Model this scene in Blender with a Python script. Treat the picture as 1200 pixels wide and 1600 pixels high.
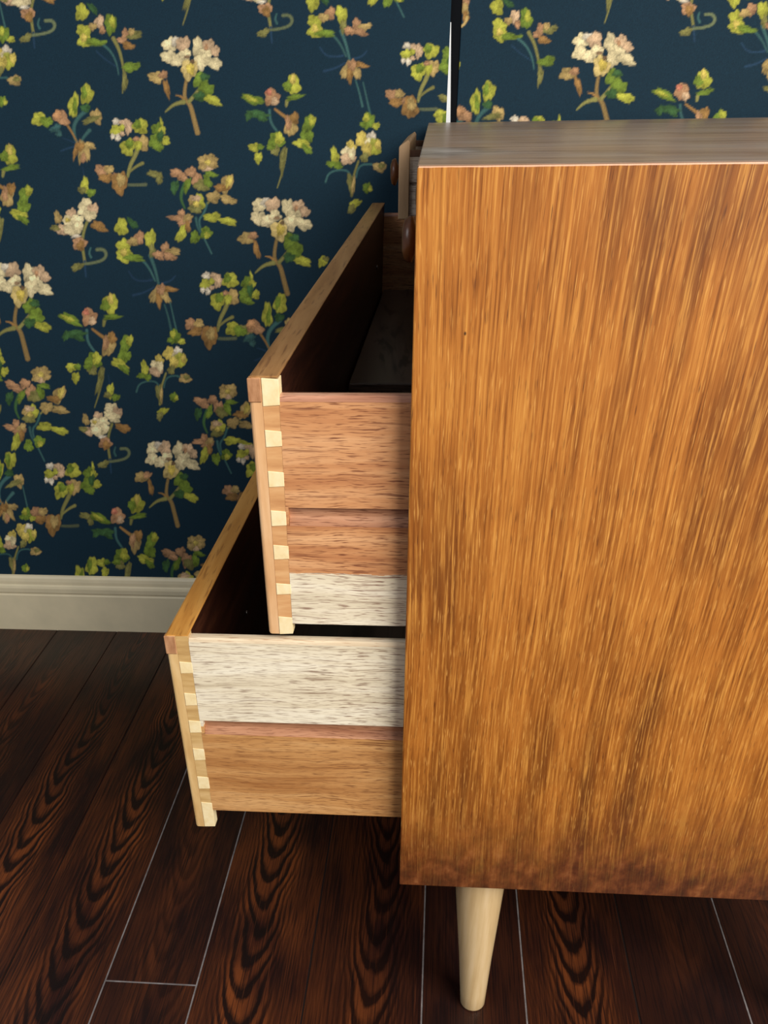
import bpy, bmesh, math, random
import numpy as np
from mathutils import Matrix, Vector, Euler
random.seed(7)
for o in list(bpy.data.objects):
    bpy.data.objects.remove(o)
scene = bpy.context.scene
COL = scene.collection

# ------------------------------------------------------------------ camera
cam_data = bpy.data.cameras.new('camera')
cam = bpy.data.objects.new('camera', cam_data)
COL.objects.link(cam)
cam_data.sensor_fit = 'HORIZONTAL'
cam_data.sensor_width = 36.0
cam_data.lens = 36.0 * 1156.63 / 1200.0
cam_data.shift_x = (600 - 577.74) / 1200.0
cam_data.shift_y = (1400.09 - 800) / 1200.0
cam_data.clip_start = 0.02
CAM_PITCH, CAM_ROLL, CAM_YAW = -0.8286854, 0.0189000, 0.0862422
rot = (Matrix.Rotation(CAM_YAW, 3, 'Z') @ Matrix.Rotation(CAM_PITCH, 3, 'X')
       @ Matrix.Rotation(CAM_ROLL, 3, 'Y') @ Matrix.Rotation(math.pi / 2, 3, 'X'))
cam.matrix_world = Matrix.Translation((0.0164, -0.5955, 0.9100)) @ rot.to_4x4()
scene.camera = cam

# ------------------------------------------------------------------ world, lights, exposure
world = bpy.data.worlds.new('world')
scene.world = world
world.use_nodes = True
wbg = world.node_tree.nodes['Background']
wbg.inputs[0].default_value = (0.92, 0.95, 1.0, 1)
wbg.inputs[1].default_value = 0.22


def area_light(name, loc, target, sx, sy, power, color):
    ld = bpy.data.lights.new(name, 'AREA')
    ld.shape = 'RECTANGLE'
    ld.size, ld.size_y = sx, sy
    ld.energy = power
    ld.color = color
    lo = bpy.data.objects.new(name, ld)
    COL.objects.link(lo)
    lo.location = loc
    d = Vector(target) - Vector(loc)
    lo.rotation_euler = d.to_track_quat('-Z', 'Y').to_euler()
    return lo


# daylight from the window behind the camera's right shoulder
area_light('window_or_fill_light', (1.5, -1.5, 1.88), (-0.1, 0.3, 0.6), 1.9, 1.5, 104, (1.0, 0.95, 0.86))
# weak cool fill added from the left; no window is known there
area_light('window_or_fill_light', (-1.7, -0.9, 2.1), (0.0, 0.6, 0.7), 1.2, 1.2, 13, (0.92, 0.96, 1.0))

scene.view_settings.view_transform = 'Standard'
scene.view_settings.look = 'None'
scene.view_settings.gamma = 1.0
scene.view_settings.use_curve_mapping = False
scene.view_settings.exposure = 0.0


# ------------------------------------------------------------------ helpers
def lin(c):
    return tuple((v / 255 / 12.92) if v / 255 <= 0.04045 else ((v / 255 + 0.055) / 1.055) ** 2.4 for v in c)


def rgba(c):
    return lin(c) + (1.0,)


class NT:
    """small node-tree writer"""
    def __init__(self, name, rough=0.5, spec=0.5):
        self.m = bpy.data.materials.new(name)
        self.m.use_nodes = True
        self.t = self.m.node_tree
        self.b = self.t.nodes['Principled BSDF']
        self.b.inputs['Roughness'].default_value = rough
        self.b.inputs['Specular IOR Level'].default_value = spec

    def n(self, kind, **kw):
        nd = self.t.nodes.new(kind)
        for k, v in kw.items():
            setattr(nd, k, v)
        return nd

    def put(self, sock, v):
        if hasattr(v, 'is_output'):
            self.t.links.new(v, sock)
        else:
            sock.default_value = v

    def coord(self, which='Object'):
        return self.n('ShaderNodeTexCoord').outputs[which]

    def mapping(self, vec, scale=(1, 1, 1), loc=(0, 0, 0), rot=(0, 0, 0)):
        nd = self.n('ShaderNodeMapping')
        self.put(nd.inputs['Vector'], vec)
        nd.inputs['Scale'].default_value = scale
        nd.inputs['Location'].default_value = loc
        nd.inputs['Rotation'].default_value = rot
        return nd.outputs[0]

    def noise(self, vec, scale=1.0, detail=2.0, rough=0.5, dist=0.0):
        nd = self.n('ShaderNodeTexNoise')
        self.put(nd.inputs['Vector'], vec)
        nd.inputs['Scale'].default_value = scale
        nd.inputs['Detail'].default_value = detail
        nd.inputs['Roughness'].default_value = rough
        nd.inputs['Distortion'].default_value = dist
        return nd.outputs['Fac']

    def math(self, op, a, b=0.0, c=0.0):
        nd = self.n('ShaderNodeMath', operation=op)
        self.put(nd.inputs[0], a)
        self.put(nd.inputs[1], b)
        self.put(nd.inputs[2], c)
        return nd.outputs[0]

    def ramp(self, fac, stops, interp='LINEAR'):
        nd = self.n('ShaderNodeValToRGB')
        nd.color_ramp.interpolation = interp
        el = nd.color_ramp.elements
        while len(el) < len(stops):
            el.new(0.5)
        for e, (p, c) in zip(el, stops):
            e.position = p
            e.color = rgba(c) if isinstance(c, tuple) else (c, c, c, 1)
        self.put(nd.inputs[0], fac)
        return nd.outputs[0]

    def mix(self, fac, a, b, blend='MIX'):
        nd = self.n('ShaderNodeMix', data_type='RGBA', blend_type=blend)
        self.put(nd.inputs[0], fac)
        self.put(nd.inputs[6], rgba(a) if isinstance(a, tuple) else a)
        self.put(nd.inputs[7], rgba(b) if isinstance(b, tuple) else b)
        return nd.outputs[2]

    def sep(self, vec):
        nd = self.n('ShaderNodeSeparateXYZ')
        self.put(nd.inputs[0], vec)
        return nd.outputs

    def comb(self, x, y, z):
        nd = self.n('ShaderNodeCombineXYZ')
        for i, v in enumerate((x, y, z)):
            self.put(nd.inputs[i], v)
        return nd.outputs[0]

    def bump(self, h, strength=0.3, dist=0.001):
        nd = self.n('ShaderNodeBump')
        nd.inputs['Strength'].default_value = strength
        nd.inputs['Distance'].default_value = dist
        self.put(nd.inputs['Height'], h)
        self.t.links.new(nd.outputs[0], self.b.inputs['Normal'])

    def color(self, c):
        self.put(self.b.inputs['Base Color'], rgba(c) if isinstance(c, tuple) else c)

    def rough(self, r):
        self.put(self.b.inputs['Roughness'], r)


def box(bm, x0, x1, y0, y1, z0, z1):
    v = [bm.verts.new(p) for p in ((x0, y0, z0), (x1, y0, z0), (x1, y1, z0), (x0, y1, z0),
                                   (x0, y0, z1), (x1, y0, z1), (x1, y1, z1), (x0, y1, z1))]
    for f in ((0, 3, 2, 1), (4, 5, 6, 7), (0, 1, 5, 4), (1, 2, 6, 5), (2, 3, 7, 6), (3, 0, 4, 7)):
        bm.faces.new([v[i] for i in f])
    return v


def prism(bm, pts, axis, a, b):
    """outline pts (2-D) swept along axis from a to b; axis 0: pts=(y,z), 1: (x,z), 2: (x,y)"""
    def mk(p, t):
        return {0: (t, p[0], p[1]), 1: (p[0], t, p[1]), 2: (p[0], p[1], t)}[axis]
    A = [bm.verts.new(mk(p, a)) for p in pts]
    B = [bm.verts.new(mk(p, b)) for p in pts]
    n = len(pts)
    bm.faces.new(A)
    bm.faces.new(B[::-1])
    for i in range(n):
        bm.faces.new((A[i], B[i], B[(i + 1) % n], A[(i + 1) % n]))


def lathe(bm, prof, segs=24, mat=Matrix.Identity(4)):
    """prof: (radius, height) pairs around local Z"""
    rings = []
    for r, h in prof:
        if r < 1e-6:
            rings.append([bm.verts.new(mat @ Vector((0, 0, h)))])
        else:
            rings.append([bm.verts.new(mat @ Vector((r * math.cos(2 * math.pi * i / segs), r * math.sin(2 * math.pi * i / segs), h)))
                          for i in range(segs)])
    for a, b in zip(rings, rings[1:]):
        for i in range(segs):
            j = (i + 1) % segs
            if len(a) == 1 and len(b) == 1:
                continue
            if len(a) == 1:
                bm.faces.new((a[0], b[i], b[j]))
            elif len(b) == 1:
                bm.faces.new((a[i], a[j], b[0]))
            else:
                bm.faces.new((a[i], a[j], b[j], b[i]))
    for r in (rings[0], rings[-1]):
        if len(r) > 1:
            bm.faces.new(r)


def bevel(bm, w, segs=2, edges=None):
    bmesh.ops.bevel(bm, geom=edges if edges is not None else bm.edges[:], offset=w, segments=segs, profile=0.5, affect='EDGES',
                    clamp_overlap=True)


def obj(name, bm, mat, parent=None, loc=None, warp=None, smooth=False):
    if warp:
        for v in bm.verts:
            v.co = warp(v.co)
    bmesh.ops.recalc_face_normals(bm, faces=bm.faces[:])
    if loc is not None:
        for v in bm.verts:
            v.co -= Vector(loc)
    me = bpy.data.meshes.new(name)
    bm.to_mesh(me)
    bm.free()
    if smooth:
        me.shade_smooth()
    me.materials.append(mat)
    o = bpy.data.objects.new(name, me)
    COL.objects.link(o)
    if loc is not None:
        o.location = loc
    if parent is not None:
        o.parent = parent
    return o


def structure(o):
    o['kind'] = 'structure'
    return o


# ------------------------------------------------------------------ materials
def mat_teak():
    """orange-brown teak veneer, fine vertical grain with pale and dark flecks"""
    n = NT('teak_veneer', 0.42, 0.45)
    c = n.coord()
    x, y, z = n.sep(c)
    # slow sideways drift of the grain
    drift = n.math('MULTIPLY', n.math('SUBTRACT', n.noise(n.comb(n.math('MULTIPLY', x, 5), 0.0, n.math('MULTIPLY', z, 2.5)), 1.0, 2), 0.5), 0.018)
    down = n.math('SUBTRACT', 0.88, z)
    fan = n.math('SUBTRACT', 1.0, n.math('MULTIPLY', n.math('MULTIPLY', down, down), 0.415))
    gx = n.math('ADD', n.math('ADD', n.math('MULTIPLY', x, fan), n.math('MULTIPLY', y, 0.4)), drift)
    broad = n.noise(n.comb(n.math('MULTIPLY', gx, 45), 0.0, n.math('MULTIPLY', z, 2.6)), 1.0, 3, 0.55)
    cloud = n.noise(n.comb(n.math('MULTIPLY', x, 7), 1.3, n.math('MULTIPLY', z, 6)), 1.0, 3, 0.6)
    streak = n.noise(n.comb(n.math('MULTIPLY', gx, 480), 0.0, n.math('MULTIPLY', z, 14)), 1.0, 3, 0.6)
    fleck = n.noise(n.comb(n.math('MULTIPLY', gx, 860), 3.1, n.math('MULTIPLY', z, 60)), 1.0, 2, 0.5)
    base = n.ramp(n.math('ADD', n.math('MULTIPLY', broad, 0.5), n.math('MULTIPLY', cloud, 0.5)),
                  [(0.34, (108, 59, 19)), (0.45, (149, 87, 29)), (0.55, (175, 106, 39)), (0.66, (198, 130, 55))])
    col = n.mix(n.ramp(streak, [(0.50, 0.0), (0.68, 0.75)]), base, (216, 150, 66))
    col = n.mix(n.ramp(streak, [(0.30, 0.8), (0.47, 0.0)]), col, (106, 54, 16))
    col = n.mix(n.ramp(fleck, [(0.60, 0.0), (0.72, 0.65)]), col, (226, 164, 84))
    col = n.mix(n.ramp(fleck, [(0.26, 0.75), (0.38, 0.0)]), col, (84, 40, 14))
    # worn, blotched foot of the panel, with some of its shade painted in
    rag = n.noise(n.comb(n.math('MULTIPLY', x, 22), 0.7, n.math('MULTIPLY', z, 12)), 1.0, 4, 0.65)
    hgt = n.math('ADD', z, n.math('MULTIPLY', n.math('SUBTRACT', rag, 0.5), 0.14))
    wear_shade = n.ramp(n.math('MULTIPLY', n.math('SUBTRACT', hgt, 0.27), 6.0), [(0.0, 0.92), (0.22, 0.85), (0.55, 0.4), (1.0, 0.0)])
    blotch = n.noise(n.comb(n.math('MULTIPLY', x, 60), 2.0, n.math('MULTIPLY', z, 40)), 1.0, 3, 0.6)
    col = n.mix(wear_shade, col, n.ramp(blotch, [(0.32, (48, 20, 14)), (0.48, (80, 38, 20)), (0.62, (112, 60, 32)), (0.78, (150, 96, 58))]))
    # pinholes
    pin = n.n('ShaderNodeTexVoronoi')
    n.put(pin.inputs['Vector'], n.comb(n.math('MULTIPLY', x, 26), 0.0, n.math('MULTIPLY', z, 20)))
    pin.inputs['Scale'].default_value = 1.0
    col = n.mix(n.ramp(pin.outputs['Distance'], [(0.014, 0.9), (0.028, 0.0)]), col, (40, 20, 10))
    # pale bevel highlight painted in along the top edge
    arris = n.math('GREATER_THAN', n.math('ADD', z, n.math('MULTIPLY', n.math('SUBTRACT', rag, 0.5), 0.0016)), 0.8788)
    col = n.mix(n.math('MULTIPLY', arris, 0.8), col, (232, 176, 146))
    n.color(col)
    n.rough(n.ramp(streak, [(0.3, 0.36), (0.7, 0.5)]))
    n.bump(streak, 0.25, 0.0008)
    return n.m


def mat_top():
    """brown varnished top with its grey reflection painted in, grain along the chest's length across X"""
    n = NT('grey_sheen_top_veneer', 0.3, 0.5)
    x, y, z = n.sep(n.coord())
    g = n.noise(n.comb(n.math('MULTIPLY', x, 3), n.math('MULTIPLY', y, 40), 0.0), 1.0, 4, 0.6)
    col = n.ramp(g, [(0.3, (120, 92, 72)), (0.5, (158, 130, 106)), (0.7, (182, 156, 132))])  # grey of the reflected sky is put into the colour
    p = n.noise(n.comb(n.math('MULTIPLY', x, 9), n.math('MULTIPLY', y, 9), 0.0), 1.0, 3, 0.6)
    col = n.mix(n.ramp(p, [(0.40, 0.0), (0.65, 0.6)]), col, (172, 156, 144))
    # scuffed front corner
    d = n.math('SQRT', n.math('ADD', n.math('POWER', n.math('SUBTRACT', x, 0.012), 2), n.math('POWER', n.math('SUBTRACT', n.math('MULTIPLY', y, 0.5), 0.075), 2)))
    sc = n.math('ADD', d, n.math('MULTIPLY', n.math('SUBTRACT', n.noise(n.comb(n.math('MULTIPLY', x, 40), n.math('MULTIPLY', y, 24), 0.0), 1.0, 4, 0.7), 0.5), 0.045))
    col = n.mix(n.ramp(sc, [(0.018, 0.8), (0.05, 0.0)]), col, n.ramp(p, [(0.4, (62, 48, 42)), (0.6, (178, 170, 162))]))
    n.color(col)
    return n.m


def mat_drawer(name, dark, mid, light, pore, pale_lo=None, pale_hi=None, grain_axis='X', seed=0.0, rough=0.5):
    """reddish straight-grained drawer wood with short dark pores; an optional bare, scrubbed pale band in height"""
    n = NT(name, rough, 0.4)
    x, y, z = n.sep(n.coord())
    a, b = (x, z) if grain_axis == 'X' else (z, x)
    if grain_axis == 'Y':
        a, b = y, n.math('ADD', x, z)
    y = n.math('ADD', y, seed)
    wob = n.math('MULTIPLY', n.math('SUBTRACT', n.noise(n.comb(n.math('MULTIPLY', a, 9), n.math('MULTIPLY', b, 20), y), 1.0, 2), 0.5), 0.012)
    bb = n.math('ADD', b, wob)
    broad = n.noise(n.comb(n.math('MULTIPLY', a, 4), n.math('MULTIPLY', bb, 75), y), 1.0, 3, 0.6)
    pores = n.noise(n.comb(n.math('MULTIPLY', a, 62), n.math('MULTIPLY', bb, 1050), y), 1.0, 2, 0.55)
    lines = n.noise(n.comb(n.math('MULTIPLY', a, 16), n.math('MULTIPLY', bb, 420), n.math('ADD', y, 4.0)), 1.0, 2, 0.5)
    patch = n.noise(n.comb(n.math('MULTIPLY', a, 16), n.math('MULTIPLY', bb, 30), n.math('ADD', y, 9.0)), 1.0, 2, 0.5)
    col = n.ramp(broad, [(0.3, dark), (0.5, mid), (0.7, light)])
    pale = None
    if pale_lo is not None:
        edge = n.math('ADD', z, n.math('MULTIPLY', n.math('SUBTRACT', pores, 0.5), 0.006))
        lo = n.math('GREATER_THAN', edge, pale_lo)
        hi = n.math('LESS_THAN', edge, pale_hi)
        pale = n.math('MULTIPLY', lo, hi)
        pc = n.ramp(broad, [(0.3, (214, 200, 172)), (0.5, (236, 224, 198)), (0.7, (248, 240, 220))])
        col = n.mix(n.math('MULTIPLY', pale, 0.95), col, pc)
    rub = n.math('MULTIPLY', n.math('MAXIMUM', n.math('ADD', a, 0.13), 0.0), 3.0) if grain_axis == 'X' else 0.0
    amt = n.math('MINIMUM', n.math('ADD', n.math('ADD', 0.25, n.math('MULTIPLY', patch, 0.8)), rub), 1.0)
    pm = n.math('MULTIPLY', n.ramp(pores, [(0.36, 1.0), (0.46, 0.0)]), amt)
    col = n.mix(n.math('MULTIPLY', pm, 0.85), col, pore)
    col = n.mix(n.math('MULTIPLY', n.ramp(lines, [(0.30, 0.7), (0.42, 0.0)]), amt), col, pore)
    n.color(col)
    n.bump(pores, 0.2, 0.0006)
    return n.m


def mat_plain_wood(name, a, b, c, scale=(8, 90, 90), rough=0.5, spec=0.4, fleck=None):
    n = NT(name, rough, spec)
    g = n.noise(n.mapping(n.coord(), scale), 1.0, 4, 0.6)
    col = n.ramp(g, [(0.3, a), (0.5, b), (0.7, c)])
    if fleck:
        k = n.noise(n.mapping(n.coord(), tuple(s * 5 for s in scale), (3, 1, 2)), 1.0, 2, 0.5)
        col = n.mix(n.ramp(k, [(0.32, 0.6), (0.42, 0.0)]), col, fleck)
    n.color(col)
    return n.m


def mat_floor():
    """dark-stained pine boards: cathedral figure in dark latewood bands; object colour carries each board's own figure
    (red: sideways place and seed, green: strength of the figure, blue: warmth)"""
    n = NT('dark_stained_floorboard', 0.3, 0.3)
    info = n.n('ShaderNodeObjectInfo')
    cr, cg, cb = n.sep(info.outputs['Color'])
    x, y, z = n.sep(n.coord())
    r1 = n.math('MULTIPLY', cr, 37.0)
    big = n.noise(n.comb(n.math('MULTIPLY', x, 6), n.math('MULTIPLY', y, 5), r1), 1.0, 2, 0.5)
    mid = n.noise(n.comb(n.math('MULTIPLY', x, 60), n.math('MULTIPLY', y, 26), r1), 1.0, 3, 0.6)
    xc = n.math('SUBTRACT', x, n.math('MULTIPLY', n.math('SUBTRACT', cr, 0.5), 0.06))
    xc = n.math('ADD', xc, n.math('MULTIPLY', n.math('SUBTRACT', big, 0.5), 0.05))
    h = n.math('MULTIPLY', n.math('SUBTRACT', 1.2, y), 0.15)
    r = n.math('SQRT', n.math('ADD', n.math('MULTIPLY', n.math('MULTIPLY', xc, xc), 5.0), n.math('MULTIPLY', h, h)))
    r = n.math('ADD', r, n.math('MULTIPLY', n.math('SUBTRACT', mid, 0.5), 0.005))
    ph = n.math('FRACT', n.math('MULTIPLY', r, 112.0))
    band = n.ramp(ph, [(0.0, 0.0), (0.30, 0.08), (0.58, 0.95), (0.86, 0.95), (1.0, 0.0)])
    # the bold figure sits in the board's heart; toward the edges it runs into fine straight grain
    heart = n.ramp(n.math('ABSOLUTE', xc), [(0.026, 1.0), (0.052, 0.25)])
    band = n.math('MULTIPLY', band, n.math('MULTIPLY', heart, cg))
    fine = n.noise(n.comb(n.math('MULTIPLY', x, 480), n.math('MULTIPLY', y, 9), r1), 1.0, 3, 0.65)
    tone = n.noise(n.comb(n.math('MULTIPLY', x, 14), n.math('MULTIPLY', y, 4), n.math('ADD', r1, 5.0)), 1.0, 3, 0.55)
    lightc = n.mix(n.ramp(tone, [(0.35, 0.0), (0.68, 1.0)]), (52, 23, 16), (134, 70, 32))
    lightc = n.mix(n.math('MULTIPLY', n.math('SUBTRACT', 1.0, cb), 0.85), lightc, (28, 17, 17))
    lightc = n.mix(n.math('MULTIPLY', n.math('SUBTRACT', 1.0, heart), 0.7), lightc, (38, 19, 15))
    col = n.mix(band, lightc, (20, 10, 9))
    col = n.mix(n.ramp(fine, [(0.36, 0.85), (0.52, 0.0)]), col, (22, 11, 10))
    col = n.mix(n.math('MULTIPLY', n.ramp(fine, [(0.60, 0.0), (0.72, 0.5)]), cb), col, (120, 66, 40))
    n.color(col)
    n.rough(n.ramp(fine, [(0.3, 0.42), (0.7, 0.28)]))
    n.bump(n.math('ADD', n.math('MULTIPLY', band, -0.6), fine), 0.18, 0.001)
    return n.m


def mat_wallpaper():
    n = NT('printed_wallpaper', 0.75, 0.2)
    at = n.n('ShaderNodeAttribute')
    at.attribute_name = 'print'
    weave = n.noise(n.mapping(n.coord(), (700, 700, 700)), 1.0, 2, 0.6)
    col = n.mix(n.ramp(weave, [(0.35, 0.22), (0.6, 0.0)]), at.outputs['Color'], (6, 14, 26))
    n.color(col)
    n.bump(weave, 0.1, 0.0004)
    return n.m


def mat_solid(name, c, rough=0.5, spec=0.5, metal=0.0, var=0.08, scale=30):
    n = NT(name, rough, spec)
    k = n.noise(n.mapping(n.coord(), (scale,) * 3), 1.0, 3, 0.6)
    d = tuple(max(0, int(v * (1 - var))) for v in c)
    e = tuple(min(255, int(v * (1 + var))) for v in c)
    n.color(n.ramp(k, [(0.3, d), (0.7, e)]))
    n.b.inputs['Metallic'].default_value = metal
    return n.m


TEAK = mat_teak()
TOP = mat_top()
FLOOR = mat_floor()
PAPER = mat_wallpaper()
SIDE_MID = mat_drawer('mahogany_drawer_side', (176, 112, 70), (206, 146, 98), (226, 172, 124), (112, 58, 38), 0.40, 0.634)
SIDE_LOW = mat_drawer('mahogany_low_drawer_side', (168, 112, 62), (198, 144, 88), (218, 168, 112), (108, 62, 36), 0.477, 0.72, seed=2.0)
SIDE_TOP = mat_drawer('grey_drawer_side', (168, 148, 130), (192, 174, 156), (208, 192, 176), (110, 88, 74), seed=3.0)
GROOVE = mat_drawer('reddish_groove_wood', (146, 96, 68), (182, 130, 98), (206, 158, 126), (104, 58, 40), seed=5.0, rough=0.35)
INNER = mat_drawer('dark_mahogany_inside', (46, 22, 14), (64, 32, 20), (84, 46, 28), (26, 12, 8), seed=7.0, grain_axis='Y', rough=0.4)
INSIDE_FLOOR = mat_drawer('drawer_floor_ply', (84, 66, 54), (106, 86, 72), (124, 102, 86), (40, 28, 20), seed=8.0, rough=0.35)
FRONT = mat_plain_wood('drawer_front_lipping', (206, 152, 104), (222, 172, 122), (234, 190, 144), (60, 60, 14), 0.5, 0.4)
FRONT_LOW = mat_plain_wood('low_drawer_front_lipping', (206, 164, 106), (222, 184, 126), (234, 202, 150), (60, 60, 14), 0.5, 0.4)
FRONT_EDGE = mat_plain_wood('drawer_front_top_edge', (140, 98, 56), (168, 122, 74), (186, 142, 92), (60, 5, 60), 0.4, 0.5, (110, 70, 40))
FRONT_EDGE_LOW = mat_plain_wood('low_drawer_front_top_edge', (176, 116, 48), (202, 142, 66), (216, 160, 84), (60, 5, 60), 0.4, 0.5, (140, 86, 36))
FRONT_GREY = mat_plain_wood('small_drawer_front_edge', (146, 116, 84), (168, 136, 102), (184, 152, 118), (60, 60, 10), 0.45, 0.4)
ENDGRAIN = mat_plain_wood('end_grain_corner', (158, 110, 74), (184, 134, 96), (204, 156, 116), (200, 200, 60), 0.6, 0.3)
PIN = mat_plain_wood('pale_end_grain', (238, 212, 160), (246, 224, 176), (250, 232, 190), (120, 60, 120), 0.55, 0.3)
TAIL_LOW = mat_plain_wood('low_tail_wood', (186, 146, 92), (206, 168, 110), (222, 186, 132), (20, 60, 160), 0.5, 0.3)
TAIL = mat_plain_wood('tail_wood', (196, 140, 92), (214, 160, 108), (226, 178, 126), (20, 60, 160), 0.5, 0.3)
RIM = mat_plain_wood('polished_rim', (164, 112, 86), (192, 138, 110), (216, 168, 140), (12, 120, 200), 0.25, 0.6, (110, 60, 46))
RIM_PALE = mat_plain_wood('pale_rim', (206, 182, 150), (226, 206, 176), (240, 224, 198), (12, 120, 200), 0.35, 0.5, (170, 120, 84))
LEG = mat_plain_wood('birch_leg', (200, 168, 122), (212, 182, 136), (220, 192, 150), (120, 120, 8), 0.2, 0.6)
KNOB = mat_plain_wood('walnut_knob', (78, 44, 24), (104, 60, 32), (124, 76, 42), (40, 40, 40), 0.3, 0.55)
CARCASE = mat_plain_wood('carcase_wood', (70, 42, 26), (88, 56, 36), (104, 70, 46), (60, 8, 60), 0.5, 0.4)
SKIRT = mat_solid('cream_baseboard_paint', (236, 222, 188), 0.4, 0.4, var=0.03, scale=12)
SEAM_GLINT = mat_solid('floor_seam_glint', (120, 114, 114), 0.4, 0.5, var=0.15, scale=60)  # pale grey paints the light reflected along the floor seams
SUBFLOOR = mat_solid('subfloor', (26, 16, 14), 0.8, 0.2)
PLASTER = mat_solid('wall_plaster', (14, 16, 20), 0.9, 0.1)
TORN = mat_solid('white_paper_edge', (236, 238, 240), 0.7, 0.2, var=0.03)
STEEL = mat_solid('steel_screw', (200, 200, 205), 0.2, 0.5, metal=1.0, var=0.03)


# ------------------------------------------------------------------ wallpaper print (flat colour print held in the wall mesh's colour attribute)
CR, CP, YG, GR, DG, TE, BR, PK, YE, TN, DM, OL, WH = ((255, 236, 184), (228, 192, 152), (196, 196, 76), (128, 152, 56), (70, 108, 62), (66, 106, 104),
    (172, 130, 74), (200, 152, 110), (228, 204, 104), (202, 172, 108), (38, 66, 92), (142, 138, 78), (246, 232, 206))
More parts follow.
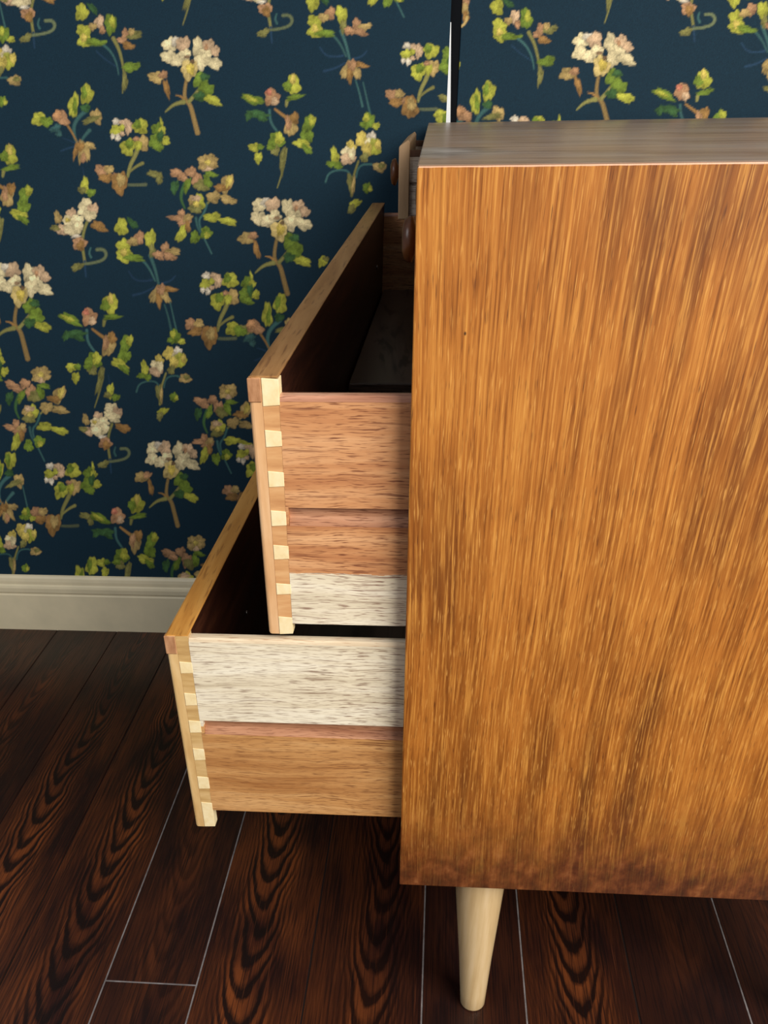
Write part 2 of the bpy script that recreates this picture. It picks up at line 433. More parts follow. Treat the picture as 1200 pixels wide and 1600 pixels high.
# petals: (x, y, rx, ry, angle, colour); stems: ([(x, y), ...], width0, width1, colour); units of a third of a print unit
MOTIF = {
 'A': (900, 380, [
    ([(880, 360), (868, 420), (868, 468), (895, 490), (912, 560), (930, 630)], 14, 26, (156, 128, 78)), ([(890, 475), (912, 450), (938, 415)], 20, 14, OL),
    ([(868, 468), (850, 450), (825, 446)], 16, 4, BR), ([(862, 478), (815, 490), (775, 527)], 26, 6, OL),
    (940, 375, 30, 36, 0, GR), (968, 425, 34, 40, 20, GR), (1000, 470, 42, 20, 20, YG), (938, 452, 26, 22, 0, DG), (962, 360, 22, 16, 0, DG),
    (735, 362, 34, 26, 0, TN), (768, 350, 22, 16, -20, PK), (784, 415, 13, 42, -8, BR),
    (802, 212, 34, 28, -20, CR), (832, 200, 24, 20, 0, WH), (862, 212, 30, 34, 20, CP), (795, 268, 33, 28, 0, CR), (838, 284, 30, 26, 0, CR), (872, 258, 26, 24, 0, CR),
    (932, 226, 26, 42, -8, CR), (978, 216, 26, 26, 0, CP), (1008, 242, 22, 22, 0, CP), (960, 262, 30, 28, 0, CR), (944, 292, 30, 34, 10, CR), (1002, 296, 40, 24, 25, CR), (968, 225, 8, 14, 0, PK),
    (890, 326, 36, 44, 0, (240, 212, 136)), (896, 322, 18, 26, 0, (230, 204, 96)), (880, 268, 14, 8, 0, (150, 120, 90)), (905, 290, 10, 10, 0, (120, 96, 70))]),
 'B': (510, 230, [
    ([(535, 180), (562, 230), (580, 300), (586, 350), (580, 442)], 20, 5, OL), ([(478, 202), (525, 240), (553, 300), (560, 350)], 14, 6, TE), ([(455, 240), (500, 280), (548, 312)], 7, 5, DM),
    ([(410, 205), (450, 205), (500, 195)], 22, 14, GR),
    (390, 62, 28, 36, 0, YG), (440, 45, 30, 13, 40, DG), (398, 150, 30, 34, -20, YG), (402, 190, 32, 30, 0, YG), (398, 178, 14, 18, 0, YE), (446, 198, 40, 16, 5, GR),
    (470, 105, 20, 28, 10, CP), (484, 142, 13, 18, 0, PK), (440, 126, 18, 16, 0, TN), (522, 116, 26, 44, -4, GR), (530, 105, 13, 26, 0, YG),
    (590, 162, 16, 26, 10, PK), (574, 188, 20, 15, 0, PK), (634, 166, 34, 17, -15, OL), (618, 150, 14, 16, 0, TN), (605, 214, 28, 17, 15, BR),
    (620, 314, 40, 22, -12, GR), (590, 386, 13, 42, 4, OL)]),
 'S': (510, 230, [
    ([(520, 190), (540, 240), (556, 300), (566, 350)], 18, 10, TE), ([(478, 205), (515, 245), (545, 310)], 14, 8, TE), ([(420, 265), (445, 305), (490, 312), (530, 305)], 7, 12, DM), ([(640, 285), (620, 310), (575, 322)], 7, 12, DM), ([(440, 380), (490, 368), (540, 340)], 14, 8, DM),
    ([(590, 425), (608, 480), (625, 555)], 6, 12, TE),
    (390, 62, 28, 36, 0, YG), (440, 45, 30, 14, 40, DG), (398, 150, 30, 34, -20, YG), (402, 192, 36, 30, 0, YG), (398, 178, 14, 18, 0, YE), (446, 202, 44, 16, 5, GR),
    (470, 110, 22, 28, 10, PK), (440, 128, 24, 18, 0, TN), (522, 116, 24, 40, -4, YG), (530, 170, 14, 30, 0, OL),
    (590, 158, 18, 26, 10, PK), (560, 190, 26, 18, 20, PK), (628, 172, 32, 16, -5, TN), (612, 196, 30, 16, 15, PK),
    (545, 375, 20, 44, 25, TN), (565, 392, 16, 46, 0, BR), (592, 380, 17, 42, -28, TN), (612, 350, 36, 13, 10, BR), (572, 350, 20, 26, 0, PK)]),
 'C': (370, 580, [
    ([(408, 520), (372, 550), (350, 590), (352, 640), (370, 680)], 22, 14, TE), ([(310, 572), (342, 620), (362, 660)], 12, 8, BR), ([(290, 710), (320, 698), (356, 688)], 8, 10, DM), ([(300, 650), (335, 660), (360, 675)], 5, 8, DM), ([(424, 612), (400, 640), (385, 665)], 20, 10, TE),
    (190, 560, 34, 30, 0, YG), (222, 570, 30, 22, 15, GR), (180, 545, 16, 14, 0, YG), (292, 552, 40, 28, 35, PK), (275, 540, 20, 20, 0, (222, 166, 116)), (350, 496, 22, 52, 0, YG), (356, 500, 10, 36, 0, GR),
    (410, 446, 28, 42, 5, YG), (398, 440, 12, 28, 0, GR), (405, 508, 22, 18, 0, DG), (456, 548, 24, 34, -20, TN), (430, 562, 40, 14, -20, OL), (265, 602, 28, 16, -20, TE), (280, 628, 15, 14, 0, TE),
    (385, 715, 16, 52, 4, TN), (362, 705, 12, 44, 12, BR), (408, 712, 16, 46, -18, TN), (424, 684, 28, 15, 10, TN), (396, 745, 12, 24, 0, PK), (380, 690, 20, 20, 0, BR)]),
 'D': (620, 720, [
    ([(650, 690), (636, 730), (612, 775), (600, 830)], 24, 14, OL), ([(600, 868), (640, 870), (686, 867)], 14, 18, (96, 104, 78)), ([(606, 810), (640, 780), (670, 765)], 8, 18, OL),
    (550, 574, 18, 15, 0, WH), (590, 580, 24, 17, 10, CP), (545, 612, 23, 22, 0, YG), (604, 600, 18, 28, 0, CP), (556, 645, 12, 16, 0, WH), (532, 640, 10, 12, 0, WH), (575, 628, 12, 10, 0, CP), (575, 600, 12, 14, 0, YG),
    (660, 596, 34, 32, 0, YG), (646, 586, 16, 20, 0, GR), (602, 690, 32, 38, 15, YG), (608, 676, 18, 20, 0, GR), (670, 672, 28, 34, 0, TN), (650, 680, 16, 24, 0, YG), (640, 652, 14, 10, 0, PK),
    (736, 608, 24, 28, 0, GR), (760, 612, 16, 18, 0, YG), (730, 662, 30, 30, 0, GR), (776, 660, 20, 20, 0, YG), (742, 690, 26, 16, 10, GR), (755, 575, 6, 18, -10, YG), (752, 640, 14, 26, 0, DG),
    (476, 800, 30, 26, 20, PK), (512, 795, 22, 20, 0, TN), (500, 835, 36, 20, -5, BR), (540, 838, 16, 24, 0, PK), (562, 860, 36, 52, 8, BR), (568, 845, 20, 30, 0, TN),
    (728, 818, 34, 15, 15, OL), (752, 838, 14, 28, 8, OL)]),
 'E': (950, 950, [
    ([(872, 858), (852, 900), (850, 935), (868, 975)], 22, 8, DG), ([(972, 950), (958, 1000), (930, 1030), (950, 1100), (995, 1195)], 12, 8, TE), ([(920, 1020), (925, 1060), (945, 1100)], 14, 8, TE), ([(975, 950), (1000, 925), (1040, 915)], 10, 10, OL),
    (956, 756, 24, 22, 0, TN), (990, 752, 26, 22, 0, TN), (974, 786, 28, 18, 0, CP), (1000, 776, 20, 16, 0, TN), (950, 782, 18, 16, 0, TN), (974, 766, 13, 12, 0, YE),
    (836, 814, 34, 18, 15, PK), (862, 836, 26, 14, 10, PK), (898, 808, 24, 22, 0, PK), (822, 876, 18, 30, 15, DG), (880, 868, 14, 34, 25, GR), (928, 850, 24, 34, 0, PK), (948, 868, 34, 26, 0, OL), (974, 850, 16, 30, -20, GR), (990, 818, 28, 12, 10, GR),
    (1062, 862, 26, 42, 25, TN), (1040, 880, 34, 16, 10, BR), (1072, 850, 14, 26, 20, YE), (1002, 922, 30, 26, -10, TN), (1070, 934, 38, 18, 15, TN),
    (905, 940, 20, 26, 0, TN), (936, 945, 24, 36, 0, YG), (918, 975, 30, 22, 0, OL), (920, 928, 24, 14, 0, CP), (922, 955, 13, 14, 0, YE),
    (832, 1022, 42, 14, 8, PK), (852, 1000, 16, 20, -10, PK), (868, 1042, 32, 20, -20, PK), (880, 1020, 24, 16, -30, TN), (850, 1096, 20, 44, 22, YG), (880, 1062, 12, 28, 0, BR), (914, 1114, 22, 30, 0, GR), (968, 1092, 27, 28, 0, GR), (972, 1104, 14, 16, 0, YG),
    (996, 1016, 38, 21, -5, YG), (1070, 1036, 42, 17, 12, YG)]),
 'F': (380, 1100, [
    ([(410, 1040), (392, 1090), (388, 1150), (400, 1225)], 14, 14, OL), ([(400, 1225), (406, 1300)], 12, 8, DM), ([(395, 1238), (445, 1232), (490, 1218), (505, 1190), (488, 1166), (458, 1168)], 14, 17, (112, 122, 88)), ([(430, 1205), (420, 1185), (428, 1160)], 12, 8, TE),
    ([(390, 800), (398, 850)], 4, 8, DM), (400, 876, 17, 34, 0, YG), (428, 908, 20, 16, -15, GR), (386, 896, 18, 14, 10, OL),
    (404, 962, 30, 28, 0, CR), (436, 985, 24, 30, 0, CP), (392, 990, 24, 22, 0, CR), (422, 1010, 30, 22, 0, CR), (338, 1002, 22, 24, 0, CP), (328, 1036, 30, 26, 0, CR), (365, 1030, 28, 24, 0, CR), (292, 1075, 32, 22, 10, CP), (344, 1076, 40, 26, 0, CR), (372, 1062, 20, 26, 0, CR), (320, 1030, 12, 10, 0, YE),
    (275, 1018, 16, 28, -15, TN), (262, 1066, 22, 13, 10, OL), (375, 1138, 32, 28, 0, PK), (380, 1150, 18, 24, 0, BR), (358, 1105, 20, 8, 0, WH), (466, 1060, 38, 20, 20, BR), (365, 1252, 30, 17, -25, OL)]),
 'G': (170, 640, [
    ([(125, 520), (128, 570), (150, 605), (182, 642)], 14, 10, TE), ([(205, 480), (202, 500)], 18, 12, OL), ([(150, 515), (190, 545), (215, 560)], 10, 20, BR), ([(202, 700), (196, 760), (182, 820), (160, 890)], 14, 5, OL), (185, 760, 13, 60, 10, OL), (190, 720, 11, 28, 4, OL),
    (50, 472, 50, 19, 20, GR), (40, 468, 30, 10, 20, YG), (66, 538, 52, 17, 0, DG), (92, 556, 22, 14, 30, DG), (30, 545, 14, 22, 20, DG), (136, 462, 32, 36, 0, PK), (122, 440, 14, 14, 0, (224, 140, 112)), (150, 480, 16, 18, 0, CP),
    (232, 408, 32, 40, 0, YG), (208, 412, 20, 22, 0, GR), (232, 384, 12, 22, 0, YE), (240, 462, 38, 12, -8, GR), (225, 592, 28, 46, 8, TN), (240, 556, 20, 26, 0, BR), (212, 580, 14, 32, 0, PK),
    (304, 584, 24, 40, 15, GR), (322, 566, 16, 22, 0, YG), (308, 640, 22, 25, 0, GR), (284, 640, 14, 28, 0, GR), (278, 676, 40, 20, 20, YG), (300, 700, 30, 14, 40, GR), (155, 660, 36, 36, 0, GR), (170, 650, 20, 28, 0, YG), (150, 706, 22, 22, 0, OL), (130, 690, 20, 14, 0, GR),
    (52, 692, 26, 20, 0, YG), (80, 690, 16, 14, 0, GR), (70, 742, 18, 26, 10, YG)]),
 'H': (530, 780, [
    ([(560, 408), (575, 470), (592, 540)], 5, 10, TE), ([(540, 755), (525, 800), (510, 850), (508, 920)], 10, 12, OL), ([(600, 768), (555, 770), (535, 795), (530, 830)], 10, 8, TE), ([(385, 852), (398, 812), (440, 795), (490, 797), (508, 830)], 10, 8, TE), ([(600, 770), (640, 782)], 9, 8, TE),
    (585, 572, 25, 34, 0, GR), (575, 560, 14, 18, 0, YG), (620, 596, 17, 14, -10, YG), (560, 588, 14, 12, 0, GR),
    (556, 655, 28, 32, 0, YE), (600, 648, 20, 26, 0, WH), (585, 670, 14, 20, 0, CR), (612, 690, 30, 36, 0, YG), (580, 700, 22, 28, 0, YE), (630, 680, 14, 22, 0, YE), (568, 738, 18, 22, 20, OL),
    (505, 690, 22, 28, 0, YE), (482, 714, 20, 24, 0, CR), (490, 745, 34, 24, 0, CP), (510, 720, 16, 26, 0, CR), (430, 730, 18, 38, -8, YG), (412, 768, 22, 14, 0, GR), (446, 776, 18, 17, 0, GR),
    (640, 782, 30, 22, 0, TN), (648, 776, 16, 12, 0, OL), (506, 860, 18, 46, -4, OL), (516, 870, 8, 40, 0, TN), (522, 960, 32, 18, -30, YG), (508, 985, 16, 24, 20, OL), (580, 880, 18, 24, 10, GR), (596, 885, 10, 14, 0, YG)]),
 'L': (0, 0, [(0, 0, 20, 26, 30, YG), (14, -12, 14, 10, 0, OL)]),
 'K': (1050, 70, [(1052, 15, 18, 24, 0, PK), (1052, 50, 17, 30, 0, TN), (1056, 82, 14, 26, 0, BR), ([(1062, 85), (1052, 115), (1030, 132), (1012, 130)], 14, 10, TN)]),
}
PRINTS = """A -0.3871 0.9214 1.020 -0.013 -0.130 -0.675;
A -0.2643 0.7305 1.131 -0.006 -0.086 -0.845;
A -0.7657 0.6406 1.240 -0.002 -0.353 -0.954;
A -0.5405 0.3449 1.240 0.014 -0.238 -1.118;
A 0.2507 0.9163 0.993 -0.013 0.147 -0.677;
B -0.5112 0.9563 1.009 -0.015 -0.181 -0.649;
S -0.1529 0.9606 0.973 -0.014 -0.028 -0.634;
S -0.5090 0.7023 1.174 -0.005 -0.210 -0.882;
B 0.1246 0.9528 0.953 -0.014 0.088 -0.631;
S 0.4690 0.9557 0.920 -0.014 0.226 -0.617;
C -0.5833 0.8776 1.067 -0.012 -0.224 -0.720;
C 0.0674 0.8739 1.008 -0.011 0.068 -0.701;
D -0.5028 0.8422 1.082 -0.011 -0.191 -0.749;
D -0.0255 0.9200 0.987 -0.013 0.026 -0.664;
D -0.3847 0.6401 1.202 -0.002 -0.152 -0.939;
D -0.7902 0.3097 1.387 0.017 -0.408 -1.258;
E -0.3951 0.7815 1.111 -0.008 -0.146 -0.801;
E -0.7994 0.4687 1.289 0.007 -0.384 -1.083;
E -0.4137 0.4449 1.198 0.008 -0.166 -1.034;
E -0.5416 0.1289 1.395 0.028 -0.268 -1.385;
F -0.6209 0.7417 1.159 -0.006 -0.261 -0.847;
F -0.2590 0.9995 0.958 -0.016 -0.070 -0.605;
F -0.6624 0.4292 1.231 0.009 -0.298 -1.060;
F -0.6206 1.0005 0.990 -0.016 -0.223 -0.616;
F 0.3565 0.9906 0.908 -0.015 0.177 -0.593;
G -0.2543 0.8596 1.047 -0.011 -0.075 -0.725;
G -0.7604 0.7793 1.149 -0.008 -0.324 -0.817;
G -0.6432 0.5654 1.277 0.002 -0.299 -1.027;
G -0.6868 0.1905 1.405 0.024 -0.354 -1.350;
G 0.3970 0.8583 0.987 -0.011 0.210 -0.703;
H -0.1302 0.8236 1.059 -0.010 -0.020 -0.753;
H -0.5177 0.5303 1.158 0.004 -0.211 -0.954;
H -0.9450 0.1890 1.246 0.021 -0.445 -1.185;
H -0.7091 0.9269 1.047 -0.014 -0.273 -0.681;
C -0.2956 0.6018 1.217 0.000 -0.108 -0.975;
D -0.3573 0.3569 1.244 0.013 -0.143 -1.123;
G -0.3761 1.0277 0.950 -0.017 -0.117 -0.586;
E -0.0694 1.0281 0.922 -0.016 0.007 -0.576;
G 0.2330 1.0188 0.902 -0.016 0.126 -0.574;
K 0.0343 0.9826 0.942 -0.015 0.050 -0.609;
D 0.1507 0.8387 1.023 -0.010 0.106 -0.729;
D -0.9172 0.5182 1.337 0.005 -0.462 -1.090;
C -0.9250 0.3277 1.317 0.015 -0.459 -1.178;
C -0.8129 0.0921 1.445 0.031 -0.439 -1.441;
E 0.3006 1.0400 0.882 -0.016 0.150 -0.555;
F 0.5410 0.8941 0.952 -0.012 0.265 -0.667;
L -0.1925 0.7045 1.141 -0.005 -0.052 -0.867;
A -1.497 1.781 1.000 0.000 -0.050 -0.750;
A -1.047 0.921 1.020 -0.013 -0.130 -0.675;
A -0.837 1.781 1.000 0.000 -0.050 -0.750;
A -0.177 1.781 1.000 0.000 -0.050 -0.750;
A 0.483 1.781 1.000 0.000 -0.050 -0.750;
A 0.933 0.921 1.020 -0.013 -0.130 -0.675;
A 1.143 1.781 1.000 0.000 -0.050 -0.750;
A -1.374 1.591 1.000 0.000 -0.050 -0.750;
A -0.924 0.731 1.131 -0.006 -0.086 -0.845;
A -0.714 1.591 1.000 0.000 -0.050 -0.750;
A -0.054 1.591 1.000 0.000 -0.050 -0.750;
A 0.396 0.731 1.131 -0.006 -0.086 -0.845;
A 0.606 1.591 1.000 0.000 -0.050 -0.750;
A 1.056 0.731 1.131 -0.006 -0.086 -0.845;
A 1.266 1.591 1.000 0.000 -0.050 -0.750;
A -1.426 0.641 1.240 -0.002 -0.353 -0.954;
A -1.216 1.501 1.000 0.000 -0.050 -0.750;
A -0.556 1.501 1.000 0.000 -0.050 -0.750;
A 0.104 1.501 1.000 0.000 -0.050 -0.750;
A 0.554 0.641 1.240 -0.002 -0.353 -0.954;
A 0.764 1.501 1.000 0.000 -0.050 -0.750;
A -1.441 2.065 1.000 0.000 -0.050 -0.750;
A -1.200 0.345 1.240 0.014 -0.238 -1.118;
A -0.990 1.205 1.000 0.000 -0.050 -0.750;
A -0.780 2.065 1.000 0.000 -0.050 -0.750;
A -0.331 1.205 1.000 0.000 -0.050 -0.750;
A -0.120 2.065 1.000 0.000 -0.050 -0.750;
A 0.120 0.345 1.240 0.014 -0.238 -1.118;
A 0.330 1.205 1.000 0.000 -0.050 -0.750;
A 0.540 2.065 1.000 0.000 -0.050 -0.750;
A 0.780 0.345 1.240 0.014 -0.238 -1.118;
A 0.990 1.205 1.000 0.000 -0.050 -0.750;
A 1.200 2.065 1.000 0.000 -0.050 -0.750;
B -1.171 0.956 1.009 -0.015 -0.181 -0.649;
B -0.961 1.816 1.000 0.000 -0.050 -0.750;
B -0.301 1.816 1.000 0.000 -0.050 -0.750;
B 0.359 1.816 1.000 0.000 -0.050 -0.750;
B 0.809 0.956 1.009 -0.015 -0.181 -0.649;
B 1.019 1.816 1.000 0.000 -0.050 -0.750;
S -1.473 0.961 0.973 -0.014 -0.028 -0.634;
S -1.263 1.821 1.000 0.000 -0.050 -0.750;
S -0.603 1.821 1.000 0.000 -0.050 -0.750;
S 0.057 1.821 1.000 0.000 -0.050 -0.750;
S 0.717 1.821 1.000 0.000 -0.050 -0.750;
S 1.167 0.961 0.973 -0.014 -0.028 -0.634;
S 1.377 1.821 1.000 0.000 -0.050 -0.750;
S -1.169 0.702 1.174 -0.005 -0.210 -0.882;
S -0.959 1.562 1.000 0.000 -0.050 -0.750;
S -0.299 1.562 1.000 0.000 -0.050 -0.750;
S 0.151 0.702 1.174 -0.005 -0.210 -0.882;
S 0.361 1.562 1.000 0.000 -0.050 -0.750;
S 0.811 0.702 1.174 -0.005 -0.210 -0.882;
S 1.021 1.562 1.000 0.000 -0.050 -0.750;
B 1.445 0.953 0.953 -0.014 0.088 -0.631;
S -0.851 0.956 0.920 -0.014 0.226 -0.617;
D -1.163 0.842 1.082 -0.011 -0.191 -0.749;
D -0.953 1.702 1.000 0.000 -0.050 -0.750;
D -0.293 1.702 1.000 0.000 -0.050 -0.750;
D 0.367 1.702 1.000 0.000 -0.050 -0.750;
D 0.817 0.842 1.082 -0.011 -0.191 -0.749;
D 1.027 1.702 1.000 0.000 -0.050 -0.750;
D -1.346 0.920 0.987 -0.013 0.026 -0.664;
D -1.136 1.780 1.000 0.000 -0.050 -0.750;
D -0.476 1.780 1.000 0.000 -0.050 -0.750;
D 0.184 1.780 1.000 0.000 -0.050 -0.750;
D 0.845 1.780 1.000 0.000 -0.050 -0.750;
D 1.294 0.920 0.987 -0.013 0.026 -0.664;
D 1.504 1.780 1.000 0.000 -0.050 -0.750;
D -1.495 1.500 1.000 0.000 -0.050 -0.750;
D -1.045 0.640 1.202 -0.002 -0.152 -0.939;
D -0.835 1.500 1.000 0.000 -0.050 -0.750;
D -0.175 1.500 1.000 0.000 -0.050 -0.750;
D 0.275 0.640 1.202 -0.002 -0.152 -0.939;
D 0.485 1.500 1.000 0.000 -0.050 -0.750;
D 0.935 0.640 1.202 -0.002 -0.152 -0.939;
D 1.145 1.500 1.000 0.000 -0.050 -0.750;
D -1.450 0.310 1.387 0.017 -0.408 -1.258;
D -1.240 1.170 1.000 0.000 -0.050 -0.750;
D -1.030 2.030 1.000 0.000 -0.050 -0.750;
D -0.580 1.170 1.000 0.000 -0.050 -0.750;
D -0.370 2.030 1.000 0.000 -0.050 -0.750;
D 0.080 1.170 1.000 0.000 -0.050 -0.750;
D 0.290 2.030 1.000 0.000 -0.050 -0.750;
D 0.530 0.310 1.387 0.017 -0.408 -1.258;
D 0.740 1.170 1.000 0.000 -0.050 -0.750;
D 0.950 2.030 1.000 0.000 -0.050 -0.750;
E 0.265 0.781 1.111 -0.008 -0.146 -0.801;
E -1.459 0.469 1.289 0.007 -0.384 -1.083;
E -1.249 1.329 1.000 0.000 -0.050 -0.750;
E -1.039 2.189 1.000 0.000 -0.050 -0.750;
E -0.589 1.329 1.000 0.000 -0.050 -0.750;
E -0.379 2.189 1.000 0.000 -0.050 -0.750;
E 0.071 1.329 1.000 0.000 -0.050 -0.750;
E 0.281 2.189 1.000 0.000 -0.050 -0.750;
E 0.521 0.469 1.289 0.007 -0.384 -1.083;
E 0.731 1.329 1.000 0.000 -0.050 -0.750;
E 0.941 2.189 1.000 0.000 -0.050 -0.750;
E -1.314 2.165 1.000 0.000 -0.050 -0.750;
E -1.074 0.445 1.198 0.008 -0.166 -1.034;
E -0.864 1.305 1.000 0.000 -0.050 -0.750;
E -0.654 2.165 1.000 0.000 -0.050 -0.750;
E -0.204 1.305 1.000 0.000 -0.050 -0.750;
E 0.006 2.165 1.000 0.000 -0.050 -0.750;
E 0.246 0.445 1.198 0.008 -0.166 -1.034;
E 0.456 1.305 1.000 0.000 -0.050 -0.750;
E 0.666 2.165 1.000 0.000 -0.050 -0.750;
E 0.906 0.445 1.198 0.008 -0.166 -1.034;
E 1.116 1.305 1.000 0.000 -0.050 -0.750;
E 1.326 2.165 1.000 0.000 -0.050 -0.750;
F -1.281 0.742 1.159 -0.006 -0.261 -0.847;
F -1.071 1.602 1.000 0.000 -0.050 -0.750;
F -0.411 1.602 1.000 0.000 -0.050 -0.750;
F 0.039 0.742 1.159 -0.006 -0.261 -0.847;
F 0.249 1.602 1.000 0.000 -0.050 -0.750;
F 0.699 0.742 1.159 -0.006 -0.261 -0.847;
F 0.909 1.602 1.000 0.000 -0.050 -0.750;
F -1.322 0.429 1.231 0.009 -0.298 -1.060;
F -1.112 1.289 1.000 0.000 -0.050 -0.750;
F -0.902 2.149 1.000 0.000 -0.050 -0.750;
F -0.452 1.289 1.000 0.000 -0.050 -0.750;
F -0.242 2.149 1.000 0.000 -0.050 -0.750;
F -0.002 0.429 1.231 0.009 -0.298 -1.060;
F 0.208 1.289 1.000 0.000 -0.050 -0.750;
F 0.418 2.149 1.000 0.000 -0.050 -0.750;
F 0.658 0.429 1.231 0.009 -0.298 -1.060;
F 0.868 1.289 1.000 0.000 -0.050 -0.750;
F 1.078 2.149 1.000 0.000 -0.050 -0.750;
G -1.364 1.720 1.000 0.000 -0.050 -0.750;
G -0.914 0.860 1.047 -0.011 -0.075 -0.725;
G -0.704 1.720 1.000 0.000 -0.050 -0.750;
G -0.044 1.720 1.000 0.000 -0.050 -0.750;
G 0.616 1.720 1.000 0.000 -0.050 -0.750;
G 1.066 0.860 1.047 -0.011 -0.075 -0.725;
G 1.276 1.720 1.000 0.000 -0.050 -0.750;
G -1.420 0.779 1.149 -0.008 -0.324 -0.817;
G -1.210 1.639 1.000 0.000 -0.050 -0.750;
G -0.550 1.639 1.000 0.000 -0.050 -0.750;
G 0.110 1.639 1.000 0.000 -0.050 -0.750;
G 0.560 0.779 1.149 -0.008 -0.324 -0.817;
G 0.770 1.639 1.000 0.000 -0.050 -0.750;
G -1.303 0.565 1.277 0.002 -0.299 -1.027;
G -1.093 1.425 1.000 0.000 -0.050 -0.750;
G -0.433 1.425 1.000 0.000 -0.050 -0.750;
G 0.017 0.565 1.277 0.002 -0.299 -1.027;
G 0.227 1.425 1.000 0.000 -0.050 -0.750;
G 0.677 0.565 1.277 0.002 -0.299 -1.027;
G 0.887 1.425 1.000 0.000 -0.050 -0.750;
G -1.347 0.191 1.405 0.024 -0.354 -1.350;
G -1.137 1.050 1.000 0.000 -0.050 -0.750;
G -0.927 1.910 1.000 0.000 -0.050 -0.750;
G -0.267 1.910 1.000 0.000 -0.050 -0.750;
G 0.393 1.910 1.000 0.000 -0.050 -0.750;
G 0.633 0.191 1.405 0.024 -0.354 -1.350;
G 0.843 1.050 1.000 0.000 -0.050 -0.750;
G 1.053 1.910 1.000 0.000 -0.050 -0.750;
H 1.190 0.824 1.059 -0.010 -0.020 -0.753;
H 1.400 1.684 1.000 0.000 -0.050 -0.750;
H -0.735 1.049 1.000 0.000 -0.050 -0.750;
H 0.375 0.189 1.246 0.021 -0.445 -1.185;
H 0.585 1.049 1.000 0.000 -0.050 -0.750"""


def print_sheet(xs, zs):
    """colour of the print at every grid vertex; returns (len(zs), len(xs), 3) in linear light"""
    bgc = np.array(lin((20, 48, 64)))
    img = np.empty((len(zs), len(xs), 3))
    img[:] = bgc
    rng = np.random.RandomState(3)

    def blend(sl, a, c):
        img[sl] = img[sl] * (1 - a[..., None]) + c * a[..., None]

    for line in PRINTS.split(';'):
        t, ax, az, jxx, jzx, jxz, jzz = line.split()
        ax, az = float(ax), float(az)
        J = np.array([[float(jxx), float(jxz)], [float(jzx), float(jzz)]]) * 1e-3
        Ji = np.linalg.inv(J)
        cx, cy, strokes = MOTIF[t]
        for s in strokes:
            if isinstance(s[0], list):
                pts = np.array([((p[0] - cx) / 3, (p[1] - cy) / 3) for p in s[0]])
                w0, w1, c = s[1] / 6, s[2] / 6, s[3]
                lo, hi = pts.min(0) - 6, pts.max(0) + 6
            else:
                ex, ey, rx, ry = (s[0] - cx) / 3, (s[1] - cy) / 3, s[2] / 3 * 1.05, s[3] / 3 * 1.05
                an, c = math.radians(s[4] + rng.uniform(-8, 8)), s[5]
                m = max(rx, ry) * 1.4 + 1.5
                lo, hi = np.array((ex - m, ey - m)), np.array((ex + m, ey + m))
            cor = np.array([J @ np.array(q) for q in ((lo[0], lo[1]), (hi[0], lo[1]), (lo[0], hi[1]), (hi[0], hi[1]))])
            i0, i1 = np.searchsorted(xs, ax + cor[:, 0].min()), np.searchsorted(xs, ax + cor[:, 0].max())
            j0, j1 = np.searchsorted(zs, az + cor[:, 1].min()), np.searchsorted(zs, az + cor[:, 1].max())
            if i1 <= i0 or j1 <= j0:
                continue
            X, Z = np.meshgrid(xs[i0:i1] - ax, zs[j0:j1] - az)
            u = Ji[0, 0] * X + Ji[0, 1] * Z
            v = Ji[1, 0] * X + Ji[1, 1] * Z
            sl = (slice(j0, j1), slice(i0, i1))
            col = np.array(lin(c)) * rng.uniform(0.82, 1.12)
            if isinstance(s[0], list):
                # tapered smooth stem
                P = pts
                for _ in range(2):
                    Q = [P[0]]
                    for a_, b_ in zip(P, P[1:]):
                        Q += [a_ * .75 + b_ * .25, a_ * .25 + b_ * .75]
                    P = np.array(Q + [P[-1]])
                best = np.full(u.shape, -9.0)
                n = len(P) - 1
                for k in range(n):
                    d = P[k + 1] - P[k]
                    L2 = max(1e-9, d @ d)
                    tt = np.clip(((u - P[k][0]) * d[0] + (v - P[k][1]) * d[1]) / L2, 0, 1)
                    dist = np.hypot(u - P[k][0] - tt * d[0], v - P[k][1] - tt * d[1])
                    w = w0 + (w1 - w0) * (k + tt) / n
                    best = np.maximum(best, w - dist)
                a = np.clip((best + 0.7) / 1.4, 0, 1) * 0.92
                blend(sl, a, col * 0.9)
                blend(sl, np.clip((best - 0.9) / 1.4, 0, 1) * 0.5, np.minimum(col * 1.35, 0.9))
            else:
                du, dv = u - ex, v - ey
                p = (du * math.cos(an) + dv * math.sin(an)) / rx
                q = (-du * math.sin(an) + dv * math.cos(an)) / ry
                th = np.arctan2(q, p)
                k0 = rng.uniform(0, 6.28)
                lob = 1 + 0.11 * np.sin(3 * th + k0) + 0.08 * np.sin(5 * th + 2 * k0) + 0.06 * np.sin(8 * th + 3 * k0)
                r = np.hypot(p, q) / lob
                sc = min(rx, ry)
                a = np.clip((1 - r) * sc / 1.5 + 0.5, 0, 1)
                # dark painted rim, then body with a lighter upper-left
                blend(sl, np.clip((1.22 - r) * sc / 1.6, 0, 1) * 0.30, bgc * 0.35)
                fx, fy = rng.uniform(-.5, .5, 2)
                dab = np.exp(-(((p - fx) / 0.55) ** 2 + ((q - fy) / 0.5) ** 2))
                dk = np.exp(-(((p + fx * 1.3) / 0.4) ** 2 + ((q + fy * 1.3) / 0.3) ** 2))
                g = np.clip(0.86 + 0.36 * dab - 0.28 * dk - 0.10 * q - 0.12 * r + 0.10 * np.sin(7 * th + k0), 0.4, 1.4)
                img[sl] = img[sl] * (1 - a[..., None] * 0.94) + (col * g[..., None]) * (a[..., None] * 0.94)
    img *= (1 + rng.normal(0, 0.05, img.shape[:2]))[..., None]
    return np.clip(img, 0, 1)


